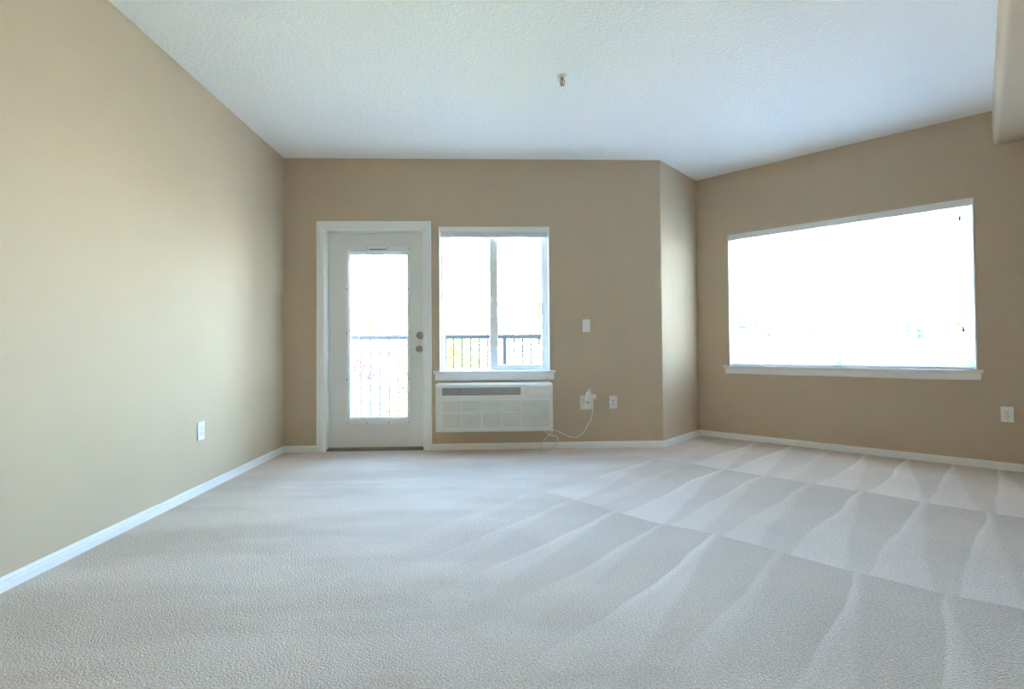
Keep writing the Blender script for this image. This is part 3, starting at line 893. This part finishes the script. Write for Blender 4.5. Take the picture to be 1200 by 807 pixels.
# far trees beyond the wide window
FG = 'distant trees beyond the wide window'
conifer('far_conifer', 'dark pointed conifer at the far left of the distant tree line', 37.2, 74, 9.2, 'fardark', 0.15, 3.0, 17, 9, -0.1, 0.20, 14, 0.15, group=FG, trunk=0.2, curve=0.05, power=1.0, top_reach=0.12)
conifer('far_conifer', 'second dark conifer beside the pointed one in the distant tree line', 43.6, 82, 8.9, 'fardark', 0.15, 2.6, 17, 9, -0.1, 0.20, 14, 0.15, group=FG, trunk=0.2, curve=0.05, power=1.0, top_reach=0.12)
for lbl, x, y, zt, rx, mat in (
        ('fresh green round tree right of the dark conifers', 38.6, 68.0, 4.88, 1.4, 'lime'),
        ('golden tan tree behind the slate roofed building', 46.05, 74.5, 5.2, 2.1, 'farwarm'),
        ('broad green tree behind the pale glass building', 61.7, 84.0, 6.1, 3.2, 'far'),
        ('light green tree left of the dark cypress pair', 75.7, 92.0, 6.1, 2.85, 'far'),
        ('olive green tree right of the dark cypress pair', 75.5, 84.0, 4.98, 2.65, 'far'),
        ('largest pale green tree at the right end of the distant tree line', 64.8, 67.7, 6.6, 2.5, 'far')):
    broad_tree('far_tree', lbl, 'tree', x, y, [(x, y, zt - 1.4, rx, rx, 1.5), (x - rx * 0.6, y, zt - 2.4, rx * 0.8, rx, 1.4), (x + rx * 0.6, y, zt - 2.3, rx * 0.8, rx, 1.3), (x, y, zt - 4, rx * 1.2, rx, 1.8)],
               mat, 170, 30, 0.28, 0.14, FG, trunk=0.2)
conifer('far_conifer', 'grey green pine rising between the broad trees', 57.4, 73, 9.4, 'pine2', 0.3, 1.5, 12, 7, 0.2, 0.32, 12, 0.22, group=FG, trunk=0.2)
conifer('far_cypress', 'dark slim cypress, taller of the pair', 58.1, 68, 8.1, 'fardark', 0.1, 1.5, 16, 9, 0.6, 0.18, 14, 0.14, group=FG, trunk=0.15, power=1.0, top_reach=0.1)
conifer('far_cypress', 'dark slim cypress, shorter of the pair', 63.55, 72.5, 7.8, 'fardark', 0.1, 1.5, 16, 9, 0.6, 0.18, 14, 0.14, group=FG, trunk=0.15, power=1.0, top_reach=0.1)
x = 16.9
broad_tree('leafy_shrub', 'yellow green bush beside the carport pier', 'shrub', 16.95, 17.4, [(16.9, 17.4, 0.45, 0.45, 0.4, 0.5), (17.3, 17.4, 0.2, 0.5, 0.4, 0.5), (17.0, 17.4, -1.4, 0.6, 0.5, 1.1)], 'lime', 80, 36, 0.10, 0.06)
YG = 'young trees before the white wall'
for lbl, x, y, zt in (('young slim tree nearest the grey gable window, topmost of its row', 13.4, 23.6, 1.15), ('young slim tree second from the grey gable window', 14.25, 24.2, 0.88),
                      ('young slim tree third from the grey gable window', 14.27, 23.4, 0.90), ('young slim tree standing apart, farthest from the grey gable window', 15.16, 23.5, 0.88)):
    broad_tree('young_tree', lbl, 'tree', x, y, [(x, y, zt - 0.45, 0.13, 0.13, 0.45), (x, y, zt - 1.1, 0.14, 0.14, 0.55), (x, y, zt - 2.0, 0.14, 0.14, 0.6)], 'green', 50, 26, 0.05, 0.05, YG, trunk=0.03)


# ------------------------------------------------------------------ buildings outside
def part(name, mat, parent, *a, **k):
    return obj(name, box(B(), *a), mat, parent, **k)


def far_window(parent, x0, x1, y, z0, z1, axis='y', t=0.06, rows=1):
    """frame and pane on a facade; axis y: facade faces -y at y, axis x: facade faces -x at x0"""
    if axis == 'y':
        f_ = part('window', 'bwhite', parent, x0, x1, y - t, y + 0.02, z0, z1)
        part('pane', 'bglass', f_, x0 + .06, x1 - .06, y - t - .01, y - t + .01, z0 + .06, z1 - .06)
    else:
        f_ = part('window', 'bwhite', parent, y - t, y + 0.02, x0, x1, z0, z1)
        n = rows
        for k in range(n):
            a = z0 + .05 + (z1 - z0 - .05) * k / n
            part('pane', 'bglass', f_, y - t - .01, y - t + .01, x0 + .05, x1 - .05, a, a + (z1 - z0 - .05) / n - .05)


wh = tag(empty('white_building', (16.78, 30.42, GROUND), math.radians(9)), 'long low white building with a flat white roof edge', 'building')
part('wall', 'bwhite', wh, 0, 10.4, 0, 8, 0, 4.55)
part('recessed_wall', 'bgrey', wh, 10.4, 16.5, 1.6, 8, 0, 4.15)
part('roof', 'bwhite', wh, -0.25, 10.4, -0.3, 8.2, 4.55, 4.72)
part('roof', 'bwhite', wh, 10.4, 17.0, -0.3, 8.2, 4.12, 4.52)
part('corner_trim', 'bgrey', wh, -0.03, 0.16, -0.03, 0.02, 0, 4.5)
part('corner_trim', 'bgrey', wh, -0.03, 0.02, -0.03, 0.16, 0, 4.5)
far_window(wh, 0.30, 0.85, 0.0, 3.2, 4.18, 'x', rows=3)
cs_ = None
for k in range(9):
    if cs_ is None:
        cs_ = obj('siding_board', box(B(), 0.0, 10.4, -0.03, 0.0, 0.0, 0.22), 'bwhite', wh, (0, 0, 2.30))
    else:
        clone(cs_, loc=(0, 0, 2.30 + k * 0.25))
far_window(wh, 12.6, 13.6, 1.6, 3.1, 3.8)

cpn = tag(empty('carport', (15.1, 21.5, GROUND), math.radians(-2)), 'grey flat carport roof with a beige wall under it, before the white building', 'carport')
part('roof', 'bgrey', cpn, -0.2, 3.3, -0.3, 1.4, 3.72, 3.88)
part('fascia', 'bgrey', cpn, -0.2, 3.3, -0.36, -0.3, 3.62, 3.90)
part('back_wall', 'bgrey', cpn, -0.1, 3.2, 1.2, 1.35, 0, 3.72)
part('low_wall', 'btan', cpn, 0.6, 3.0, 0.2, 0.35, 0, 3.44)
for a in (-0.1, 3.0):
    part('post', 'bgrey', cpn, a, a + 0.14, -0.2, -0.06, 0, 3.74)
pr = tag(empty('gate_pier', (20.5, 23.3, GROUND), math.radians(-2)), 'stout beige pier with a flared cap beside the carport', 'pier')
part('shaft', 'btan', pr, -0.36, 0.36, -0.3, 0.3, 0, 3.95)
obj('cap', prism(B(), [(-0.38, 3.93), (0.38, 3.93), (0.66, 4.12), (-0.56, 4.12)], -0.4, 0.4, 'y'), 'btan', pr)
ob = tag(empty('outbuilding', (9.4, 19.7, GROUND)), 'low outbuilding with a flat tan roof just below the wide window view', 'building')
part('wall', 'siding', ob, 0, 4.6, 0, 3.2, 0, 3.40)
part('roof', 'btan', ob, -0.15, 4.75, -0.15, 3.35, 3.40, 3.50)
cn = tag(empty('roof_canopy', (13.72, 20.3, GROUND + 3.5)), 'small dark blue sloped canopy on the flat tan roof', 'canopy')
obj('cover', prism(B(), [(-0.22, 0.0), (-0.18, 0.03), (0.08, 0.30), (0.20, 0.30), (0.20, 0.0)], -0.2, 0.2, 'y'), 'bnavy', cn)
obj('mast', tube(B(), [(-0.14, 0, 0.04), (-0.12, 0, 0.40), (0.02, 0, 0.58)], 0.015, 8), 'bgrey', cn)

sb = tag(empty('slate_building', (31.6, 59.3, GROUND), math.radians(-2)), 'dark slate fronted building with a white box bay below the distant trees', 'building')
part('wall', 'bdark', sb, 0, 10.5, 0, 6, 0, 6.25)
part('roof', 'bgrey', sb, -0.15, 10.65, -0.15, 6.15, 6.25, 6.36)
part('white_bay', 'bwhite', sb, 2.1, 4.3, -1.0, 0, 0, 6.15)
part('bay_trim', 'bgrey', sb, 1.7, 2.1, -0.8, 0, 0, 6.1)
part('roof_unit', 'bgrey', sb, 7.6, 8.6, 1, 2, 6.36, 6.75)
pg = tag(empty('glass_building', (37.9, 53.8, GROUND), math.radians(-2)), 'pale building with a row of tall glass panes, right of the slate building', 'building')
part('wall', 'bwhite', pg, 0, 3.6, 0, 4, 0, 6.40)
part('roof', 'bgrey', pg, -0.1, 3.7, -0.1, 4.1, 6.40, 6.5)
for k in range(4):
    part('pane', 'bglass2', pg, 0.15 + k * 0.87, 0.85 + k * 0.87, -0.05, 0.02, 5.55, 6.28)

# beyond the door
bo = tag(empty('orange_building', (-9.2, 36.4, GROUND)), 'orange walled building with a dark brown eave', 'building')
part('wall', 'borange', bo, 0, 1.85, 0, 4, 0, 3.86)
part('eave', 'bbrown', bo, -0.1, 1.95, -0.25, 4.2, 3.84, 3.96)
bw_ = tag(empty('flat_white_building', (-12.8, 38.4, GROUND)), 'white flat roofed building with dark fascia lines left of the orange one', 'building')
part('wall', 'bwhite', bw_, 0, 3.1, 0, 3.6, 0, 4.1)
part('upper_wall', 'bwhite', bw_, 0, 3.0, 0.6, 3.6, 4.1, 4.88)
part('fascia', 'bbrown', bw_, -0.1, 3.2, -0.2, 0.62, 4.08, 4.22)
part('upper_fascia', 'bgrey', bw_, -0.1, 3.1, 0.5, 3.6, 4.88, 4.96)
far_window(bw_, 0.9, 1.9, 0, 2.6, 3.5)
bt = tag(empty('tall_white_building', (-10.75, 42.4, GROUND)), 'plain white walled building between the orange and blue ones', 'building')
part('wall', 'bwhite', bt, 0, 1.5, 0, 1.6, 0, 4.85)
part('parapet', 'bgrey', bt, -0.05, 1.55, -0.06, 1.65, 4.85, 4.95)
bb = tag(empty('blue_roofed_house', (-9.8, 44.4, GROUND)), 'house with a bright blue pitched roof and white gable', 'house')
part('wall', 'bwhite', bb, 0.1, 3.8, 0.1, 4, 0, 3.95)
bm = B()
vs = [bm.verts.new(p) for p in ((-0.1, -0.2, 3.92), (4.0, -0.2, 3.92), (4.0, 2.0, 4.95), (0.75, 2.0, 4.95), (-0.1, 4.2, 3.92), (4.0, 4.2, 3.92))]
for q in ((0, 1, 2, 3), (3, 2, 5, 4), (0, 3, 4), (1, 5, 2), (0, 4, 5, 1)):
    bm.faces.new([vs[i] for i in q])
obj('roof', bm, 'bblue', bb)
obj('rake_board', tube(B(), [(-0.14, -0.24, 3.93), (0.73, 1.98, 4.99)], 0.07, 4), 'bwhite', bb)
obj('gable', prism(B(), [(0.85, 4.6), (2.4, 4.6), (2.4, 4.95), (1.62, 5.72), (0.85, 4.95)], 1.6, 2.6, 'y'), 'bwhite', bb)

# beyond the small window
sh = tag(empty('white_shed', (1.17, 15.0, GROUND)), 'narrow white shed with a dark curved cap behind the railing', 'shed')
part('wall', 'bwhite', sh, 0, 0.47, 0, 0.8, 0, 4.24)
obj('cap', prism(B(), [(-0.03, 4.23), (0.50, 4.23), (0.49, 4.27), (0.42, 4.33), (0.24, 4.36), (0.05, 4.33), (-0.02, 4.27)], -0.03, 0.83, 'y'), 'bdark', sh)
part('corner_post', 'bgrey', sh, 0.28, 0.32, -0.02, 0.01, 0, 4.23)
rc_ = tag(empty('red_canopy', (1.42, 28.0, GROUND)), 'small red canopy showing between the railing pickets', 'canopy')
obj('cover', prism(B(), [(-0.24, 4.02), (0.24, 4.12), (0.22, 4.24), (-0.05, 4.22), (-0.24, 4.12)], -0.3, 0.3, 'y'), 'bred', rc_)
for a, h_ in ((-0.2, 4.04), (0.2, 4.12)):
    obj('post', tube(B(), [(a, 0, -0.02), (a, 0, h_)], 0.03, 8), 'bgrey', rc_)
